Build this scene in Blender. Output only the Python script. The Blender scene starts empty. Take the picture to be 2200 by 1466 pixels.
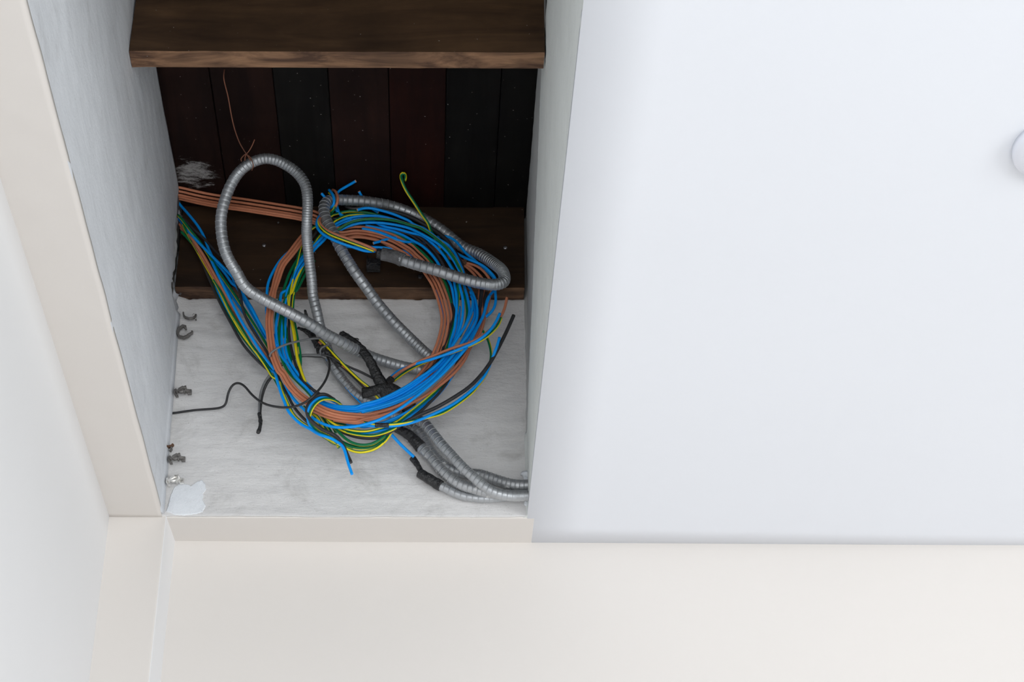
import bpy, math, random
from mathutils import Vector, Matrix, noise
SC = bpy.context.scene
COL = SC.collection

# ------------------------------------------------------------------ camera
CAMZ = 1.6                      # eye height above the floor
F, CX0, CY0 = 4045.0, 1100.0, 733.0
RX = Vector((0.99915329, -0.04112228, -0.00128675))      # camera right
RY = Vector((0.02031246, 0.52024954, -0.8537727))        # camera down
RZ = Vector((0.03577851, 0.85302367, 0.52064433))        # camera forward
cam = bpy.data.cameras.new('camera'); co = bpy.data.objects.new('camera', cam); COL.objects.link(co)
m = Matrix.Identity(4)
for i in range(3):
    m[i][0] = RX[i]; m[i][1] = -RY[i]; m[i][2] = -RZ[i]
m[2][3] = CAMZ
co.matrix_world = m
cam.sensor_width = 36.0; cam.lens = F / 2200 * 36.0; cam.clip_start = 0.05
SC.camera = co

# ------------------------------------------------------------------ light
w = bpy.data.worlds.new('World'); SC.world = w; w.use_nodes = True
w.node_tree.nodes['Background'].inputs[0].default_value = (0.93, 0.97, 1.0, 1)
w.node_tree.nodes['Background'].inputs[1].default_value = 0.56
def area(name, loc, target, sx, sy, power, col):
    l = bpy.data.lights.new(name, 'AREA'); l.shape = 'RECTANGLE'; l.size = sx; l.size_y = sy
    l.energy = power; l.color = col
    o = bpy.data.objects.new(name, l); COL.objects.link(o); o.location = loc
    o.rotation_euler = (Vector(target) - Vector(loc)).to_track_quat('-Z', 'Y').to_euler()
    return o
area('window_daylight', (3.6, -1.6, 1.1), (-0.1, 2.2, 2.8), 2.4, 1.8, 86, (0.95, 0.98, 1.0))
area('front_cavity_fill', (-0.1, -2.8, 0.8), (-0.1, 2.4, 3.0), 2.8, 1.5, 90, (0.97, 0.985, 1.0))  # added unseen area light, low in front, brightens the inside of the opening
area('warm_side_fill', (3.9, 0.6, 1.3), (0.9, 2.5, 2.3), 1.4, 1.2, 7, (1.0, 0.95, 0.86))  # added area light standing in for warm sunlight on the lower right wall
SC.view_settings.view_transform = 'Standard'
SC.view_settings.look = 'None'
SC.view_settings.exposure = 0.10
SC.view_settings.gamma = 1.0
SC.view_settings.use_curve_mapping = False

# ------------------------------------------------------------------ ray helpers (photo pixel -> point on a real plane)
def ray(u, v): return RX * (u - CX0) + RY * (v - CY0) + RZ * F
C0 = Vector((0, 0, CAMZ))
def on_z(u, v, z): d = ray(u, v); return C0 + d * ((z - CAMZ) / d.z)
SL = -0.034                      # the whole end of the room is turned a little
def yb(x): return 2.4590 + SL * x    # front face of the concrete beam above the opening
def on_face(u, v, dist):         # point 'dist' metres in front of the beam face
    d = ray(u, v)
    t = (2.4590 - dist) / (d.y - SL * d.x)
    return C0 + d * t
ZC = 2.8            # dropped ceiling level
ZJ = 3.1747         # underside of the joists
ZF = 3.328          # underside of the floorboards
XL, XR = -0.403, 0.1245

# ------------------------------------------------------------------ materials
def nt(name):
    mt = bpy.data.materials.new(name); mt.use_nodes = True
    t = mt.node_tree; b = t.nodes['Principled BSDF']
    return mt, t, b
def N(t, typ, **k):
    n = t.nodes.new(typ)
    for a, v in k.items(): setattr(n, a, v)
    return n
def pos(t, scale=(1, 1, 1)):
    g = N(t, 'ShaderNodeNewGeometry'); mp = N(t, 'ShaderNodeMapping'); mp.inputs['Scale'].default_value = scale
    t.links.new(g.outputs['Position'], mp.inputs['Vector']); return mp.outputs['Vector']
def noi(t, vec, s, det=4, rough=0.55, dist=0):
    n = N(t, 'ShaderNodeTexNoise'); n.inputs['Scale'].default_value = s; n.inputs['Detail'].default_value = det
    n.inputs['Roughness'].default_value = rough; n.inputs['Distortion'].default_value = dist
    t.links.new(vec, n.inputs['Vector']); return n.outputs['Fac']
def ramp(t, fac, stops):
    r = N(t, 'ShaderNodeValToRGB'); e = r.color_ramp.elements
    while len(e) < len(stops): e.new(0.5)
    for i, (p, c) in enumerate(stops):
        e[i].position = p; e[i].color = (c, c, c, 1) if not isinstance(c, tuple) else (*c, 1)
    t.links.new(fac, r.inputs['Fac']); return r.outputs['Color']
def mix(t, fac, a, b, mode='MIX'):
    x = N(t, 'ShaderNodeMix', data_type='RGBA', blend_type=mode)
    for s, v in ((x.inputs['Factor'], fac), (x.inputs['A'], a), (x.inputs['B'], b)):
        if isinstance(v, tuple): s.default_value = (*v, 1)
        elif isinstance(v, (int, float)): s.default_value = v
        else: t.links.new(v, s)
    return x.outputs['Result']
def bump(t, b, h, strength, dist, prev=None):
    n = N(t, 'ShaderNodeBump'); n.inputs['Strength'].default_value = strength; n.inputs['Distance'].default_value = dist
    t.links.new(h, n.inputs['Height'])
    if prev is not None: t.links.new(prev, n.inputs['Normal'])
    t.links.new(n.outputs['Normal'], b.inputs['Normal']); return n.outputs['Normal']
def srgb(r, g, b):
    f = lambda c: ((c / 255 + 0.055) / 1.055) ** 2.4 if c > 10 else c / 255 / 12.92
    return (f(r), f(g), f(b))

def paint(name, col, rough=0.7, bs=0.15):
    mt, t, b = nt(name); v = pos(t)
    n = noi(t, v, 2.2, 3)
    c = mix(t, ramp(t, n, [(0.3, 0.0), (0.7, 1.0)]), tuple(k * 0.985 for k in col), col)
    t.links.new(c, b.inputs['Base Color']); b.inputs['Roughness'].default_value = rough
    b.inputs['Specular IOR Level'].default_value = 0.25
    p = bump(t, b, noi(t, v, 25, 4), bs, 0.004)
    bump(t, b, noi(t, v, 330, 2), bs * 0.5, 0.0006, p)
    return mt
M = {}
M['ceiling'] = paint('white_ceiling_paint', srgb(237, 240, 246), 0.8, 0.03)
M['cream'] = paint('cream_wall_paint', srgb(226, 221, 216), 0.65, 0.12)
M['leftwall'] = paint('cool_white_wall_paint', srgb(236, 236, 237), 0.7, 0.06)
M['floor'] = paint('floor_screed', (0.62, 0.61, 0.60), 0.8)
M['hidden'] = paint('rough_concrete', (0.16, 0.15, 0.14), 0.95)

def plaster(name, base, dirt, sc, stretch, bs, dirtamt, lim=(0.52, 0.72)):
    mt, t, b = nt(name); v = pos(t); vs = pos(t, stretch)
    big = ramp(t, noi(t, v, 9, 5, 0.6), [(0.3, 0.0), (0.75, 1.0)])
    c = mix(t, big, base, tuple(k * 0.90 for k in base))
    st = ramp(t, noi(t, v, sc, 8, 0.7, 0.6), [(lim[0], 0.0), (lim[1], 1.0)])
    mk = N(t, 'ShaderNodeMath', operation='MULTIPLY'); t.links.new(st, mk.inputs[0]); mk.inputs[1].default_value = dirtamt
    c = mix(t, mk.outputs[0], c, dirt)
    sp = ramp(t, noi(t, v, 620, 2, 0.5), [(0.29, 1.0), (0.33, 0.0)])
    mk2 = N(t, 'ShaderNodeMath', operation='MULTIPLY'); t.links.new(sp, mk2.inputs[0]); mk2.inputs[1].default_value = 0.35
    c = mix(t, mk2.outputs[0], c, tuple(k * 0.4 for k in dirt))
    br = ramp(t, noi(t, vs, 60, 4, 0.6), [(0.3, 0.0), (0.7, 1.0)])
    c = mix(t, br, c, mix(t, 0.35, c, tuple(min(1, k * 1.06) for k in base)))
    t.links.new(c, b.inputs['Base Color']); b.inputs['Roughness'].default_value = 0.9
    b.inputs['Specular IOR Level'].default_value = 0.2
    p = bump(t, b, noi(t, vs, 75, 5, 0.65), bs, 0.0035)
    bump(t, b, noi(t, v, 260, 4, 0.6), bs * 0.8, 0.0012, p)
    return mt
M['plaster_back'] = plaster('brushed_grey_plaster', (0.74, 0.73, 0.725), (0.26, 0.245, 0.22), 14, (0.4, 1, 1.5), 0.45, 0.5, (0.54, 0.74))
M['plaster_side'] = plaster('smooth_bluish_plaster', (0.735, 0.76, 0.80), (0.36, 0.355, 0.36), 10, (1, 0.35, 1), 0.3, 0.5, (0.58, 0.76))
M['plaster_grey'] = plaster('grey_board_plaster', (0.88, 0.915, 0.89), (0.36, 0.35, 0.34), 6, (1, 0.9, 1), 0.05, 0.2, (0.6, 0.8))
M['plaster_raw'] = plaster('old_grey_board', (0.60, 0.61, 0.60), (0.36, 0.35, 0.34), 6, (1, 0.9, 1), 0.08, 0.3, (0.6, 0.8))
M['patch'] = plaster('fresh_white_filler', (0.84, 0.87, 0.91), (0.55, 0.56, 0.58), 20, (1, 1, 1), 0.4, 0.3)

def wood(name, dark, light, grain, rough=0.55, streak=(0.4, 0.7), bs=0.3, smear=False, spec=0.3):
    mt, t, b = nt(name); v = pos(t, grain)
    n = noi(t, v, 26, 8, 0.62, 0.8)
    c = mix(t, ramp(t, n, [(streak[0], 0.0), (streak[1], 1.0)]), dark, light)
    n2 = noi(t, pos(t), 7, 4); c = mix(t, ramp(t, n2, [(0.35, 0.0), (0.7, 0.65)]), c, tuple(k * 0.4 for k in dark))
    oi = N(t, 'ShaderNodeObjectInfo'); hv = N(t, 'ShaderNodeHueSaturation')
    mr = N(t, 'ShaderNodeMapRange'); mr.inputs['To Min'].default_value = 0.7; mr.inputs['To Max'].default_value = 1.3
    t.links.new(oi.outputs['Random'], mr.inputs['Value']); t.links.new(mr.outputs['Result'], hv.inputs['Value'])
    t.links.new(c, hv.inputs['Color']); c = hv.outputs['Color']
    dust = ramp(t, noi(t, pos(t), 240, 1), [(0.79, 0.0), (0.81, 1.0)])
    c = mix(t, dust, c, (0.32, 0.3, 0.28))
    if smear:       # old whitewash smeared over the boards beside the left wall
        g = N(t, 'ShaderNodeNewGeometry'); d = N(t, 'ShaderNodeVectorMath', operation='DISTANCE')
        sc_ = N(t, 'ShaderNodeVectorMath', operation='MULTIPLY'); sc_.inputs[1].default_value = (1, 1.0, 0)
        t.links.new(g.outputs['Position'], sc_.inputs[0]); t.links.new(sc_.outputs[0], d.inputs[0]); d.inputs[1].default_value = (-0.392, 2.358, 0)
        fall = N(t, 'ShaderNodeMapRange'); fall.inputs['From Min'].default_value = 0.012; fall.inputs['From Max'].default_value = 0.062
        fall.inputs['To Min'].default_value = 0.16; fall.inputs['To Max'].default_value = -0.14
        t.links.new(d.outputs['Value'], fall.inputs['Value'])
        nn = noi(t, pos(t, (0.7, 1.6, 1)), 42, 10, 0.85, 0.3)
        ad = N(t, 'ShaderNodeMath', operation='ADD'); t.links.new(nn, ad.inputs[0]); t.links.new(fall.outputs['Result'], ad.inputs[1])
        c = mix(t, ramp(t, ad.outputs[0], [(0.56, 0.0), (0.68, 1.0)]), c, (0.40, 0.385, 0.375))
    t.links.new(c, b.inputs['Base Color']); b.inputs['Roughness'].default_value = rough
    b.inputs['Specular IOR Level'].default_value = spec
    bump(t, b, n, bs, 0.002)
    return mt
M['joist'] = wood('dark_stained_joist', (0.024, 0.012, 0.006), (0.085, 0.042, 0.018), (0.12, 1, 1.2), 0.6, (0.38, 0.72))
M['joist2'] = wood('brown_stained_joist', (0.035, 0.018, 0.009), (0.105, 0.058, 0.028), (0.15, 1, 1.0), 0.6, (0.35, 0.75))
M['joist_edge'] = wood('raw_joist_edge', (0.085, 0.044, 0.027), (0.36, 0.20, 0.11), (0.35, 1.6, 1), 0.75, (0.40, 0.66))
M['board_brown'] = wood('brown_floorboard', (0.0150, 0.0068, 0.0058), (0.028, 0.0115, 0.0085), (1, 0.1, 1), 0.7, smear=True, spec=0.12)
M['board_red'] = wood('red_floorboard', (0.025, 0.0068, 0.0052), (0.050, 0.0115, 0.0075), (1, 0.1, 1), 0.7, spec=0.12)
M['board_black'] = wood('black_floorboard', (0.0060, 0.0054, 0.0050), (0.0120, 0.0108, 0.0098), (1, 0.1, 1), 0.7, spec=0.12)

def plain(name, col, rough=0.45, metal=0.0, var=0.12, bs=0.0, bscale=300, spec=0.5, nscale=60, bd=0.001):
    mt, t, b = nt(name); v = pos(t)
    c = mix(t, ramp(t, noi(t, v, nscale, 4), [(0.3, 0.0), (0.7, 1.0)]), tuple(k * (1 - var) for k in col), tuple(min(1, k * (1 + var)) for k in col))
    t.links.new(c, b.inputs['Base Color']); b.inputs['Roughness'].default_value = rough; b.inputs['Metallic'].default_value = metal
    b.inputs['Specular IOR Level'].default_value = spec
    if bs: bump(t, b, noi(t, v, bscale, 4), bs, bd)
    return mt
M['blue'] = plain('blue_insulation', srgb(0, 156, 252), 0.45, var=0.04, spec=0.25)
M['brown'] = plain('brown_insulation', srgb(198, 126, 94), 0.5, var=0.06, spec=0.35)
M['green'] = plain('green_insulation', srgb(0, 112, 68), 0.42, var=0.08, spec=0.4)
M['yellow'] = plain('yellow_stripe', srgb(232, 214, 24), 0.42, var=0.05, spec=0.4)
M['black'] = plain('black_insulation', (0.030, 0.030, 0.032), 0.5, var=0.2, spec=0.5)
M['grey'] = plain('grey_insulation', (0.17, 0.175, 0.18), 0.5, var=0.1)
M['tape'] = plain('black_insulating_tape', (0.021, 0.021, 0.022), 0.45, var=0.3, bs=1.0, bscale=110, bd=0.006)
M['greytape'] = plain('dusty_grey_tape', (0.13, 0.13, 0.135), 0.7, var=0.35, bs=0.9, bscale=150, bd=0.003)
M['cutend'] = plain('cut_insulation', (0.72, 0.66, 0.60), 0.6)
M['copper'] = plain('copper_wire', (0.50, 0.22, 0.11), 0.4, 1.0)
M['dcopper'] = plain('old_copper_wire', (0.30, 0.12, 0.07), 0.6, 0.35)
M['screw'] = plain('screw_steel', (0.42, 0.42, 0.43), 0.4, 0.9)
M['clip'] = plain('dull_clip_metal', (0.20, 0.19, 0.18), 0.5, 0.6, 0.35, 0.5)
M['clip_shiny'] = plain('bright_clip_metal', (0.82, 0.80, 0.76), 0.28, 0.8, 0.2, 0.3)
M['rust'] = plain('rusty_clip_metal', (0.16, 0.085, 0.05), 0.8, 0.3, 0.45, 0.6)
M['plastic'] = plain('white_plastic', srgb(236, 239, 248), 0.35, var=0.01)
def conduit_mat(name, col, speck):
    mt, t, b = nt(name); v = pos(t)
    c = mix(t, ramp(t, noi(t, v, 35, 6, 0.65), [(0.3, 0.0), (0.7, 1.0)]), tuple(k * 0.78 for k in col), col)
    s = ramp(t, noi(t, v, 95, 5, 0.7), [(speck, 0.0), (speck + 0.04, 1.0)])
    c = mix(t, s, c, (0.66, 0.66, 0.65))
    t.links.new(c, b.inputs['Base Color'])
    inv = N(t, 'ShaderNodeMath', operation='SUBTRACT'); inv.inputs[0].default_value = 0.88
    t.links.new(s, inv.inputs[1]); inv.use_clamp = True
    t.links.new(inv.outputs[0], b.inputs['Metallic'])
    rr = ramp(t, noi(t, v, 160, 4), [(0.3, 0.42), (0.7, 0.60)]); t.links.new(rr, b.inputs['Roughness'])
    bump(t, b, noi(t, v, 300, 3), 0.25, 0.0006)
    return mt
M['conduit'] = conduit_mat('galvanised_conduit', (0.54, 0.56, 0.58), 0.80)
M['conduit_paint'] = conduit_mat('paint_spattered_conduit', (0.56, 0.575, 0.59), 0.60)

M['lip'] = plain('worn_conduit_edge', (0.42, 0.43, 0.44), 0.5, 0.5)
# ------------------------------------------------------------------ object helpers
def link(name, verts, faces, mats, mi=None, parent=None, smooth=False):
    c = Vector((0, 0, 0))
    for p in verts: c += Vector(p)
    c /= max(1, len(verts))
    me = bpy.data.meshes.new(name)
    me.from_pydata([tuple(Vector(p) - c) for p in verts], [], faces)
    for mt in (mats if isinstance(mats, list) else [mats]): me.materials.append(mt)
    if mi: me.polygons.foreach_set('material_index', mi)
    if smooth: me.polygons.foreach_set('use_smooth', [True] * len(faces))
    me.update()
    o = bpy.data.objects.new(name, me); COL.objects.link(o)
    if parent:
        o.parent = parent
        base = parent.matrix_basis.translation
        if parent.parent: base = base + parent.parent.matrix_basis.translation
        o.location = c - base
    else: o.location = c
    return o
def empty(name, loc):
    o = bpy.data.objects.new(name, None); o.location = loc; COL.objects.link(o); return o
def tag(o, label=None, cat=None, group=None, kind=None):
    if label: o['label'] = label
    if cat: o['category'] = cat
    if group: o['group'] = group
    if kind: o['kind'] = kind
    return o
def hexa(x0, x1, y0, y1, z0, z1, slope=True):
    """box whose y faces follow the slight turn of the room; y0,y1 are values at x=0"""
    s = SL if slope else 0
    v = [(x, y + s * x, z) for z in (z0, z1) for y in (y0, y1) for x in (x0, x1)]
    f = [(0, 2, 3, 1), (4, 5, 7, 6), (0, 1, 5, 4), (2, 6, 7, 3), (0, 4, 6, 2), (1, 3, 7, 5)]
    return v, f
def bevel(o, wd, seg=2):
    md = o.modifiers.new('bevel', 'BEVEL'); md.width = wd; md.segments = seg; md.limit_method = 'ANGLE'
    return o
def box(name, x0, x1, y0, y1, z0, z1, mat, parent=None, slope=True, bv=0.0):
    v, f = hexa(x0, x1, y0, y1, z0, z1, slope)
    o = link(name, v, f, mat, parent=parent)
    if bv: bevel(o, bv)
    return o
def grid(name, fn, nu, nv, mat, parent=None, thick=0.0, flip=False):
    vs = [fn(i / nu, j / nv) for j in range(nv + 1) for i in range(nu + 1)]
    fs = []
    for j in range(nv):
        for i in range(nu):
            a = j * (nu + 1) + i
            q = (a, a + 1, a + nu + 2, a + nu + 1)
            fs.append(q[::-1] if flip else q)
    o = link(name, vs, fs, mat, parent=parent, smooth=True)
    if thick:
        s = o.modifiers.new('thickness', 'SOLIDIFY'); s.thickness = thick; s.offset = -1
    return o
def nz(x, y, z, s): return noise.noise(Vector((x * s, y * s, z * s)))

# ------------------------------------------------------------------ the setting
def struct(o): o['kind'] = 'structure'; return o
YW = 2.5440
struct(box('floor', -0.9, 4.2, -4.2, 2.7, -0.1, 0.0, M['floor'], slope=False))
def wall_fn(a, b):
    x = -0.9 + a * 5.1; z = b * 2.86
    return (x, YW - 0.0268 * x + 0.0012 * nz(x, 0, z, 3.0), z)
wb = struct(grid('wall_back', wall_fn, 60, 40, M['cream'], thick=0.1))
struct(box('wall_back_core', -1.0, 4.2, 2.66, 2.74, 0.0, 3.5, M['hidden'])).name = 'wall_rear'
# left wall below the beam
def lw(a, b):
    y = -2.5 + a * 5.06; z = b * 2.83
    return (-0.4785 + 0.0012 * nz(0, y, z, 2.2), y, z)
struct(grid('wall_left', lw, 60, 40, M['leftwall'], thick=0.12))
# corner column, flush with the face of the beams
def tri_noise(o, s, amp, levels):
    md = o.modifiers.new('sub', 'SUBSURF'); md.subdivision_type = 'SIMPLE'; md.levels = levels; md.render_levels = levels
    tx = bpy.data.textures.new(o.name + '_relief', 'CLOUDS'); tx.noise_scale = s; tx.noise_depth = 3
    d = o.modifiers.new('relief', 'DISPLACE'); d.texture = tx; d.strength = amp; d.mid_level = 0.5; d.texture_coords = 'GLOBAL'
    return o
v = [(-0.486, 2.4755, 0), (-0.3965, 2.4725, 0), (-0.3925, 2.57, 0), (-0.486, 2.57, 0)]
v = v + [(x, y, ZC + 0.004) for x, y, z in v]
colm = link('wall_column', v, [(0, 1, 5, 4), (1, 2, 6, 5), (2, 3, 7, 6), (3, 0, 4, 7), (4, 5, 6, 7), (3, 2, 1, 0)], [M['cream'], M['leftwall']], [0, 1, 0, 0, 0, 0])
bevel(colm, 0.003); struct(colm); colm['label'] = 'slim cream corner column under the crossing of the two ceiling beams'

# beams round the opening: underside cream, inner faces bare plaster (a skin of its own)
beam = box('ceiling_beam', XL - 0.06, XR + 0.012, 2.4620, 2.66, ZC, ZJ - 0.001, [M['cream']])
bevel(beam, 0.002); struct(beam)
beam['label'] = 'concrete beam along the back wall, cream strip of its underside below the grey plaster'
def bf(a, b):
    x = XL - 0.012 + a * (XR + 0.004 - XL + 0.012); z = ZC + 0.001 + b * (ZJ - ZC - 0.001)
    d = 0.0014 * nz(x, 3, z, 9) + 0.0011 * nz(x * 0.3, 5, z * 1.6, 40) + 0.0005 * nz(x, 9, z, 90)
    if b > 0.999: z = ZJ + 0.002 + 0.005 * nz(x, 1, 1, 35) + 0.004 * nz(x, 8, 1, 110); d -= 0.002
    if b < 0.001: z += 0.0012 * nz(x, 1, 4, 30)
    edge = max(0.0, 1 - abs(a) * 26)
    return (x, yb(x) - d - 0.010 * edge ** 2, z)
grid('plaster_face', bf, 200, 150, M['plaster_back'], parent=beam, thick=0.003)

lbeam = box('ceiling_beam', -0.600, XL - 0.016, 0.2, 2.60, ZC + 0.0005, ZF + 0.05, M['hidden'], slope=False)
struct(lbeam); lbeam['label'] = 'concrete beam along the left wall with bluish plastered inner face'
def lb(a, b):
    x = -0.486 + a * (XL + 0.486 + 0.0005); y = 0.2 + b * 2.278
    e = 0.0016 * nz(1, y, 2, 6) * (1 - a) + 0.0006 * nz(1, y, 5, 14) * a
    return (x + e, y, ZC + 0.0006 * nz(x, y, 0, 25) - 0.001)
grid('soffit_skin', lb, 14, 160, M['cream'], parent=lbeam, thick=0.010, flip=True)
def lf(a, b):
    y = 0.2 + a * 2.262; z = ZC + b * (ZF - ZC - 0.002)
    x = XL - 0.010 * (z - ZC) / 0.4
    if b > 0.999: z += -0.003 + 0.005 * nz(4, y, 1, 22) + 0.003 * nz(4, y, 1, 90); x -= 0.004
    rag = 0.0
    if y > 2.385 and z > ZJ - 0.03: rag = (0.006 + 0.012 * nz(2, y, z, 28) + 0.006 * nz(2, y, z, 90)) * min(1, (y - 2.385) / 0.03)
    x += 0.0012 * nz(0, y, z, 10) + 0.0007 * nz(0, y * 0.4, z, 42) - max(0, rag)
    fil = max(0.0, 1 - (2.462 - y) / 0.014)
    return (x + 0.005 * fil ** 2, y, z)
grid('plaster_face', lf, 300, 90, M['plaster_side'], parent=lbeam, thick=0.004)

# dropped ceiling on the right with its fascia
def cf(a, b):
    x = XR + 0.0004 + a * 4.0; y = 0.1 + b * 2.45
    return (x, y, ZC + 0.0004 * nz(x, y, 0, 3))
ceil = grid('ceiling', cf, 50, 40, M['ceiling'], thick=0.012, flip=True); struct(ceil)
ceil['label'] = 'smooth white dropped ceiling to the right of the opening'
def fas(a, b):
    y = 0.1 + a * 2.362; z = ZC + 0.0012 + b * (ZF - ZC - 0.0012)
    x = XR + 0.0009 - 0.0036 * b + 0.0007 * nz(0, y, z, 7)
    # skim coat: the lower board stands proud of the upper one along a wandering edge
    zi = 3.232 + (y - 1.97) * (-0.61) + 0.006 * nz(0, y, 3, 9) if y > 1.97 else 3.232
    k = max(0, min(1, (z - zi) / 0.004)); x += 0.0030 * k
    fil = max(0.0, 1 - (2.460 - y) / 0.010)
    return (x - 0.007 * fil ** 2 + 0.0004 * nz(3, y, z, 60), y, z)
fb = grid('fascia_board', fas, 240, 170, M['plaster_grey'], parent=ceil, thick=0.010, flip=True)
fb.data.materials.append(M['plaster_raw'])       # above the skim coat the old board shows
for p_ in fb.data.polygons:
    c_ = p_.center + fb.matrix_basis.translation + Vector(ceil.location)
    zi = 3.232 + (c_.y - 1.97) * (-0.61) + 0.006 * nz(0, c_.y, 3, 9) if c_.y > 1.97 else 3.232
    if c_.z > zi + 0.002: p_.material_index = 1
box('ceiling_bulkhead', XR + 0.016, 4.2, 0.1, 2.62, ZC + 0.012, ZF + 0.02, M['hidden'], parent=ceil, slope=False)
far = box('ceiling_lintel', XL - 0.05, XR + 0.02, 0.10, 0.25, ZC, ZF + 0.02, M['cream'], slope=False); struct(far)

# floorboards seen from below: each plank its own
deck = empty('floorboard_deck', (-0.14, 1.4, ZF))
tag(deck, 'dark floorboards of the storey above seen from below in the ceiling opening', 'floorboards', kind='structure')
seams = [-0.345 - 0.085, -0.3440, -0.2535, -0.1745, -0.0880, -0.0052, 0.0735, 0.160]
kinds = ['board_brown', 'board_brown', 'board_black', 'board_brown', 'board_red', 'board_black', 'board_black']
drop = [0.0, 0.0015, 0.0, -0.001, 0.0005, -0.0015, 0.0]
plab = {2: 'black plank', 4: 'red-brown plank', 5: 'black plank'}
for i in range(7):
    p = box('plank', seams[i] + 0.0005, seams[i + 1] - 0.0005, 0.12, 2.62, ZF + drop[i], ZF + 0.022 + drop[i], M[kinds[i]], parent=deck, slope=False, bv=0.0015)
    if i in plab: p['label'] = plab[i]
box('light_block_lid', -0.62, 0.3, 0.1, 2.75, ZF + 0.026, ZF + 0.045, M['hidden'], parent=deck, slope=False)  # unseen lid added above the planks to keep outside light from leaking in

# joists
def joist(y0, y1, z1, mat, label, x0, x1):
    v = []; f = []; mi = []
    n = 60
    for i in range(n + 1):
        x = x0 + (x1 - x0) * i / n
        j = lambda q, a=0.0012: a * nz(x, q, 1, 30)
        for (y, z) in ((y0, z1), (y0 + j(2, 0.0006), ZJ + 0.0012 + j(3)), (y0 + 0.0012 + j(2), ZJ + j(5, 0.0006)), (y1 - 0.0012 + j(7), ZJ + j(9, 0.0006)), (y1, ZJ + 0.0012), (y1, z1)):
            v.append((x, y + SL * x, z))
    for i in range(n):
        for k in range(6):
            a = i * 6 + k; b = i * 6 + (k + 1) % 6
            f.append((a, b, b + 6, a + 6)); mi.append(1 if k in (1, 2, 3) else 0)
    f.append(tuple(range(6))[::-1]); mi.append(0); f.append(tuple(n * 6 + k for k in range(6))); mi.append(0)
    o = link('wooden_joist', v, f, [mat, M['joist_edge']], mi)
    return tag(o, label, 'joist')
J1 = joist(2.4285, 2.480, ZF - 0.0005, M['joist'], 'dark brown wooden joist lying on the plaster beam behind the wires', XL - 0.012, XR - 0.0035)
J2 = joist(1.8727, 1.9045, ZF - 0.0005, M['joist2'], 'near brown wooden joist crossing the top of the opening', XL - 0.009, XR - 0.0035)
J3 = joist(1.30, 1.34, ZF - 0.0005, M['joist2'], 'nearest wooden joist, beyond the top edge of the picture', XL - 0.009, XR - 0.0035)
def disc_cyl(name, c, axis, r, h, mat, parent=None, seg=14, dome=0.3):
    q = Vector((0, 0, 1)).rotation_difference(Vector(axis).normalized())
    vs = []; fs = []
    prof = [(r, 0), (r, h * 0.6), (r * (1 - dome * 0.4), h * 0.9), (r * (1 - dome) * 0.6, h)]
    for (rr, hh) in prof:
        for k in range(seg):
            a = 2 * math.pi * k / seg
            vs.append(Vector(c) + q @ Vector((rr * math.cos(a), rr * math.sin(a), hh)))
    for j in range(len(prof) - 1):
        for k in range(seg):
            a = j * seg + k; b = j * seg + (k + 1) % seg
            fs.append((a, b, b + seg, a + seg))
    fs.append(tuple(range((len(prof) - 1) * seg, len(prof) * seg))); fs.append(tuple(range(seg))[::-1])
    return link(name, vs, fs, mat, parent=parent, smooth=True)
jd = 2.4590 - 2.4285
for (u, v_, r, mt) in ((1085.5, 533, 0.0032, 'screw'), (567.5, 528, 0.0030, 'screw'), (903.5, 595, 0.0042, 'tape'), (598, 479, 0.0016, 'clip')):
    p = on_face(u, v_, jd)
    sc_ = disc_cyl('screw_head', p + Vector((0, 0.0006, 0)), (SL * 0, -1, 0), r, 0.0028, M[mt], parent=J1)

# filler patch low in the left corner
pts = [(356, 1098), (362, 1080), (366, 1062), (374, 1045), (390, 1037), (402, 1040), (410, 1043), (424, 1034), (434, 1030), (440, 1038), (443, 1050), (437, 1060), (436, 1075), (442, 1088), (436, 1100), (420, 1104), (398, 1107), (376, 1107)]
out = []
for i in range(len(pts)):
    a = Vector(pts[i]); b = Vector(pts[(i + 1) % len(pts)])
    for k in range(5):
        q = a.lerp(b, k / 5); q += Vector((nz(q.x, q.y, 0, 0.21), nz(q.y, q.x, 4, 0.21))) * 1.8
        out.append(on_face(q.x, q.y, 0.0022))
cen = on_face(402, 1072, 0.0026); n = len(out)
vs = [cen] + [o_.lerp(cen, 0.05) + Vector((0, 0.0004, 0)) for o_ in out] + [o_ + Vector((0, 0.0022, 0)) for o_ in out]
fs = [(0, 1 + i, 1 + (i + 1) % n) for i in range(n)] + [(1 + i, 1 + n + i, 1 + n + (i + 1) % n, 1 + (i + 1) % n) for i in range(n)]
pt = link('filler_patch', vs, fs, M['patch'], parent=beam)
pt['label'] = 'smooth white filler patch'

# round fitting cut by the right edge of the picture
fit = disc_cyl('ceiling_fitting', (0.6425, 1.5495, ZC + 0.0005), (0, 0, -1), 0.053, 0.013, M['plastic'], seg=48, dome=0.12)
tag(fit, 'round white fitting on the white ceiling at the right edge of the picture', 'ceiling fitting')
disc_cyl('centre_cover', (0.6425, 1.5495, ZC - 0.0125), (0, 0, -1), 0.030, 0.007, M['plastic'], parent=fit, seg=32)
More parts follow.
